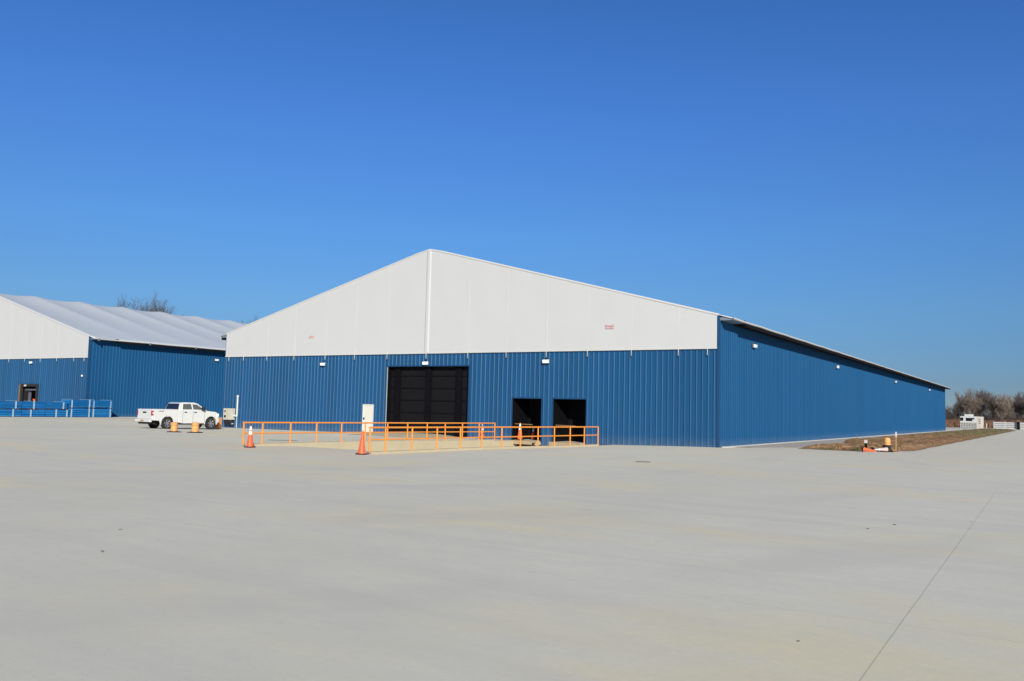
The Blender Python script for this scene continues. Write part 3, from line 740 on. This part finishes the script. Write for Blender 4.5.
    # wheels
    for cx in (RA, FA):
        for s in (-1, 1):
            yc = s*(WH-.16)
            Mx = Matrix.Translation((cx, yc, WR)) @ Matrix.Rotation(R_(90)*-s*-1, 4, 'X')
            w = MB(); w.lathe([(.27, -.13), (.385, -.14), (WR, -.10), (WR, .10), (.385, .14), (.27, .13)], 32, Mx, caps=False)
            wo_ = w.build('wheel', 'tyre', e, smooth=True)
            r_ = MB(); r_.lathe([(.275, -.125), (.26, -.10), (.25, -.03), (.25, .03), (.27, .125)], 28, Mx, caps=False)
            r_.lathe([(.0, -.04), (.25, -.04)], 28, Mx, caps=False)
            r_.build('rim_barrel', 'trimblk', wo_)
            sp_ = MB()
            for q in range(6):
                a = math.pi*2*q/6+.2
                for da in (-.13, .13):
                    a0, a1 = a+da*.5, a+da
                    p0 = Vector((.05*math.cos(a0), .05*math.sin(a0), 0)); p1 = Vector((.262*math.cos(a1), .262*math.sin(a1), 0))
                    for zz in (-1, 1):
                        sp_.tube(Mx @ (p0+Vector((0, 0, zz*.09))), Mx @ (p1+Vector((0, 0, zz*.115))), .022, .026, n=6)
            sp_.lathe([(.07, -.11), (.07, .11)], 14, Mx)
            for zz in (-1, 1): sp_.lathe([(.255, zz*.118), (.28, zz*.130)], 28, Mx, caps=False)
            sp_.build('rim', 'rim', wo_)
            li = MB(); li.lathe([(.50, -.0), (.50, .26)], 24, Matrix.Translation((cx, s*(WH-.30), WR+.0)) @ Matrix.Rotation(R_(90)*(-1 if s > 0 else 1)*-1, 4, 'X') , caps=False)
    MB().box(RA-.5, RA+.5, -WH+.32, WH-.32, .45, .72).build('axle_housing', 'trimblk', e)
    MB().box(FA-.5, FA+.5, -WH+.3, WH-.3, .3, .9).build('engine_bay', 'trimblk', e)
    return e
tk = truck((-37.0, -9.75, gz(-37, -8)+.0), R_(89))
tk.rotation_euler = (0, 0, R_(86)); tk.scale = (.94, .97, .985); tk.location = (-37.25, -10.05, -.13)

# ------------------------------------------------------------ stacked blue beams in front of the left building
random.seed(11)
GB = 'bundles of blue steel beams stacked by the left building'
def bundle(x0, x1, y0, y1, z0, z1, n, straps, lab, vert=False, lattice=False):
    cw = (x0+x1)/2
    e = empty('beam_bundle', (-60.3+(y0+y1)*0, cw, z0+gz(-60, cw)-.15), R_(90), label=lab, cat='beam bundle', group=GB)
    cx, cy = (x0+x1)/2, (y0+y1)/2; hx = (x1-x0)/2; hy = (y1-y0)/2; H = z1-z0
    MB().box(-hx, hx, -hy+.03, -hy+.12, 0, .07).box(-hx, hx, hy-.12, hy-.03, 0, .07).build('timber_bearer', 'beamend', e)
    dh = (H-.09)/n
    for i in range(n):
        za = .08+i*dh; j = random.uniform(-.05, .05)
        m = MB(); zb = za+dh*.80
        # channel beam seen side on: web with two flanges
        m.box(-hx+j, hx+j, -hy+.02+random.random()*.05, hy-.03, za+.02, zb-.02)
        m.box(-hx+j, hx+j, -hy-.02, hy+.02, za, za+.02); m.box(-hx+j, hx+j, -hy-.02, hy+.02, zb-.02, zb)
        if lattice:
            nx_ = 6
            for q in range(nx_):
                xa = -hx+2*hx*q/nx_; xb = xa+2*hx/nx_
                m.tube((xa, -hy-.05, za), (xb, -hy-.05, zb), .02, n=4); m.tube((xb, -hy-.05, za), (xa, -hy-.05, zb), .02, n=4)
        m.build('beam', random.choice(('beam', 'beamd', 'beam')), e)
    MB().box(-hx+.1, hx-.1, -hy+.12, hy-.12, .072, H-.03).build('gap_shade_core', 'beamend', e)  # dark core painted as the shade in the gaps between beams
    for s in straps:
        x = -hx+2*hx*s
        m = MB(); m.box(x-.06, x+.06, -hy-.06, -hy-.025, .02, H*random.uniform(.9, 1)); m.box(x-.05, x+.05, -hy-.04, hy+.04, H+.001, H+.02); m.build('strap', 'tag', e)
    return e
zg = .15; yA, yB = -.75, .75
xa = [-8.45, -6.4, -4.35, -2.3]
pos = ['leftmost', 'middle', 'right-hand']
for k in range(3):
    bundle(xa[k]+.03, xa[k+1]-.03, yA, yB, zg, zg+.66, 3, [(.62,), (.35,), (.45, )][k] + ((.95,) if k == 2 else ()), 'low blue beam bundle on the ground, %s of the three in the long row' % pos[k])
    bundle(xa[k]-.05, xa[k+1]-.09, yA, yB, zg+.70, zg+1.36, 4, [(.75,), (.5,), (.8,)][k], 'blue beam bundle laid on top, %s of the three upper ones in the long row' % pos[k])
xb = [-2.2, -.1, 2.0]
for k in range(2):
    bundle(xb[k]+.03, xb[k+1]-.06, yA, yB, zg, zg+.82, 4, (.08, .92), 'lower blue beam bundle with pale straps at the right-hand end, %s of the pair' % ('left' if k == 0 else 'rightmost'))
    bundle(xb[k]+.03, xb[k+1]-.06, yA, yB, zg+.86, zg+1.6, 4, (.08, .92), 'upper blue beam bundle with pale straps at the tall right-hand end, %s of the pair' % ('left' if k == 0 else 'rightmost'), lattice=(k == 1))
e = empty('marker_post', (-60.3, -9.05, .14), label='pale post at the left end of the stacked blue beams', cat='post')
MB().box(-.05, .05, -.05, .05, 0, 1.8).build('post_shaft', 'tag', e); MB().box(-.14, .14, -.14, .14, -.02, .12).build('post_base', 'foundation', e)

# ------------------------------------------------------------ far trailer, fences
e = empty('site_trailer', (.0, 168, 0), R_(-8), label='white site trailer with dark windows and lattice skirt beyond the long building', cat='trailer')
MB().box(-1.9, 1.35, -1.3, 1.2, 1.35, 2.75).build('trailer_body', 'whitep', e, bevel=.04)
MB().box(1.352, 2.25, -1.28, 1.2, 0, 2.72).build('end_section', 'pinkw', e, bevel=.04)
MB().box(-1.2, .35, -.6, .8, 2.751, 3.2).build('roof_unit', 'whitep', e, bevel=.04)
for a, b, c, d in ((-1.85, -1.25, 1.75, 2.45), (-.75, .55, 1.72, 2.40), (.56, .95, 2.1, 2.4)): MB().box(a, b, -1.325, -1.302, c, d).build('window', 'carglass', e)
m = MB()
for i in range(11): m.box(-1.88+i*.32, -1.80+i*.32, -1.28, -1.22, 0, 1.34)
for i in range(4): m.box(-1.9, 1.35, -1.27, -1.23, .12+i*.36, .20+i*.36)
m.build('lattice_skirt', 'whitep', e)
m = MB().box(-1.85, 1.3, -1.15, 1.1, 0, 1.3); m.build('underside', 'pebble', e)
for z in (1.2, 1.6, 2.0): MB().box(1.75, 2.15, -1.30, -1.282, z, z+.12).build('louvre', 'trimblk', e)
def fence(x0, x1, y, lab, n):
    e = empty('board_fence', (x0, y, 0), label=lab, cat='fence', group='white board fences in the distance')
    for i in range(n+1): MB().box((x1-x0)*i/n-.08, (x1-x0)*i/n+.08, -.08, .08, 0, 1.75).build('post', 'fencew', e)
    for z in (.15, .55, .95, 1.35): MB().box(0, x1-x0, -.13, -.082, z, z+.28).build('board', 'fencew', e)
fence(3.6, 8.2, 182, 'white board fence between the trailer and the narrow gap', 2)
fence(8.9, 15, 182, 'white board fence running off the right edge of the frame', 3)
e = empty('gate_post', (8.55, 181.5, 0), label='dark gate post in the gap between the white fences', cat='post')
MB().box(-.28, .28, -.2, .2, 0, 1.9).build('post_shaft', 'soffit', e); MB().box(-.33, .33, -.25, .25, 1.901, 2.0).build('post_cap', 'wood', e)
e = empty('marker_post', (3.0, 168, 0), label='small white marker post beside the white trailer', cat='post')
MB().box(-.07, .07, -.07, .07, 0, 1.2).build('post_shaft', 'whitep', e); MB().box(-.09, .09, -.09, .09, 1.201, 1.3).build('post_cap', 'tan', e)

# brush belt in front of the far trees
random.seed(21)
m = MB()
for i in range(14000):
    x = random.uniform(-60, 70); y = random.uniform(205, 232); h = random.uniform(.6, 2.2)*(.7+.5*noise.noise(Vector((x*.12, y*.1, 1))))+.3
    dx, dy = random.uniform(-.5, .5), random.uniform(-.3, .3); s = random.uniform(.05, .2)
    m.add([(x-s, y, 0), (x+s, y+.05, 0), (x+dx+s*.6, y+dy, h), (x+dx-s*.6, y+dy, h*.95)], [(0, 1, 2, 3)])
tag(m.build('brush', 'brush', fix=False), 'reddish brown dry brush in front of the bare far trees', 'brush', kind='stuff')

m = MB()
for i in range(20000):
    x = random.uniform(-60, 75); y = random.uniform(231, 262); h = random.uniform(2.5, 6.5)*(.75+.45*noise.noise(Vector((x*.15, y*.1, 7))))
    dx, dy = random.uniform(-.5, .5), random.uniform(-.4, .4); s = random.uniform(.02, .06)
    m.tube((x, y, 0), (x+dx, y+dy, h), s, .008, n=3, caps=False)
    for q in range(2):
        t = random.uniform(.3, .9); m.tube((x+dx*t, y+dy*t, h*t), (x+dx*t+random.uniform(-.6, .6), y+dy*t, h*t+random.uniform(.5, 1.3)), s*.5, .006, n=3, caps=False)
tag(m.build('thicket', 'bark', fix=False), 'grey brown leafless thicket between the trunks of the far trees', 'thicket', kind='stuff')

# ------------------------------------------------------------ bare trees
def make_tree(seed, H, spread, m, twig=.035, levels=5):
    rnd = random.Random(seed)
    trunk = MB(); br = MB()
    def grow(p, d, L, r, lev):
        segs = 3 if lev < 3 else 2
        for s in range(segs):
            d2 = (d+Vector((rnd.uniform(-.14, .14), rnd.uniform(-.14, .14), rnd.uniform(0, .10)))*(1+lev*.3)).normalized()
            q = p+d2*(L/segs); r2 = max(twig*.6, r*.82)
            (trunk if lev == 0 else br).tube(p, q, r, r2, n=(8 if lev == 0 else 4 if lev < 3 else 3), caps=False)
            if lev < levels and (s > 0 or lev > 0):
                for _ in range(rnd.choice((1, 2, 2)) if lev < 4 else 2):
                    a = rnd.uniform(0, 6.28); side = Vector((math.cos(a), math.sin(a), rnd.uniform(-.1, .5)))
                    nd = (d2*rnd.uniform(.5, .9)+side*spread).normalized()
                    grow(q, nd, L*rnd.uniform(.5, .72), max(twig*.6, r2*.55), lev+1)
            p, d, r = q, d2, r2
        if lev < levels: grow(p, d, L*.7, r, lev+1)
    grow(Vector((0, 0, -.1)), Vector((0, 0, 1)), H*.36, H*.016, 0)
    e = empty('bare_tree', (0, 0, 0))
    print('tree faces', len(br.f)); trunk.build('trunk', m, e, fix=False); br.build('crown', m, e, fix=False)
    zmax = max(v[2] for v in br.v)
    return e, zmax
protos = [make_tree(s, 11, sp, b, .022) for s, sp, b in ((1, .38, 'bark'), (2, .45, 'bark2'), (4, .32, 'bark'), (9, .42, 'bark2'), (12, .36, 'bark'))]
used = [False]*5
def place_tree(k, x, y, h, rz, lab, grp):
    e, zm = protos[k]
    if used[k]: e2 = copy_tree(e)
    else: e2 = e; used[k] = True
    s = h/zm; e2.location = (x, y, 0); e2.scale = (s*1.1, s*1.1, s); e2.rotation_euler = (0, 0, rz); tag(e2, lab, 'tree', grp)
    return e2
random.seed(33)
GT = 'bare trees behind the site trailer'
LAB = 'bare leafless tree in the far tree line right of the long building'
n = 0
for row, (yy_, dens) in enumerate(((236, 2.6), (246, 2.6), (258, 3.0))):
    x = -30
    while x < 40:
        px = x+random.uniform(-.8, .8)
        # height outline measured against the photograph at y=230
        prof = 6.0+4.6*math.exp(-((px+7)/2.4)**2)+3.6*ss(-9, -4, px)-.6*ss(1, 5, px)+1.0*ss(5, 8, px)
        h = (prof*random.uniform(.82, 1.05) + .6*row)
        h = min(h, 11.5+.4*row)
        place_tree(n % 5, px, yy_+random.uniform(-3, 3), h, random.uniform(0, 6.28), LAB, GT)
        x += dens*random.uniform(.75, 1.25); n += 1
fine = [make_tree(sd_, 20, sp, 'barkd', .015, 6) for sd_, sp in ((5, .55), (14, .5))]
for k, x, y, h, rz, lab in ((0, -118, 44.4, 20.4, 1.2, 'bare leafless tree above the left building roof, the tallest of the clump'),
                        (1, -118, 41.8, 18.9, 2.2, 'bare leafless tree low above the left roof, left of the tallest bare crown'),
                        (1, -118.1, 47.0, 18.9, 4.2, 'bare leafless tree low above the left roof, right of the tallest bare crown'),
                        (0, -118, 66, 18.4, .5, 'tip of a bare tree just above the roof beside the main gable')):
    e, zm = fine[k]
    if y in (47.0, 66): e = copy_tree(e)
    q = h/zm; e.location = (x, y, 0); q *= 1.05; e.scale = (q*1.15, q*1.15, q); e.rotation_euler = (0, 0, rz); tag(e, lab, 'tree')

# ------------------------------------------------------------ small things on the yard
for x, y, w, lab in ((2.84, -16.9, .27, 'dark drain slot in the concrete in front of the right half of the blue wall'),
                     (-16.94, -16.3, .75, 'thin dark drain slot in the concrete behind the farther handrail')):
    e = empty('drain_grate', (x, y, gz(x, y)), R_(32), label=lab, cat='drain')
    MB().box(-w, w, -.15, .15, .002, .008).build('frame', 'galvd', e)
    m = MB()
    for i in range(8): m.box(-w+.05+i*(2*w-.1)/8, -w+.05+(i+.6)*(2*w-.1)/8, -.11, .11, .0085, .014)
    m.build('bars', 'trimblk', e)
random.seed(8)
PB = [((14.13, -39.6), .022, 'dark pebble low in the foreground left of the long concrete joint'), ((13.26, -31.49), .035, 'pebble on the open concrete, left of a similar one in the mid yard'),
      ((13.54, -30.56), .035, 'pebble on the open concrete, right of a similar one in the mid yard'), ((6.13, -40.67), .04, 'small dark chip of debris on the left foreground concrete'),
      ((14.6, -29.0), .02, 'tiny pebble close to the long concrete joint'), ((15.3, -40.6), .015, 'tiny pebble right of the joint near the bottom edge'), ((4.66, -39.46), .03, 'small chip of debris beyond the other one on the left foreground')]
for (x, y), r, lab in PB:
    r *= .55
    bm = bmesh.new(); bmesh.ops.create_icosphere(bm, subdivisions=2, radius=r)
    for v in bm.verts: v.co *= 1+.35*noise.noise(v.co*30+Vector((x, y, 0))); v.co.z *= .55; v.co.x *= 1.5
    me = bpy.data.meshes.new('pebble'); bm.to_mesh(me); bm.free(); me.materials.append(MAT['pebble'])
    o = bpy.data.objects.new('pebble', me); col.objects.link(o); o.location = (x, y, r*.4); o.rotation_euler = (0, 0, x*3)
    tag(o, lab, 'pebble', 'pebbles on the concrete yard')
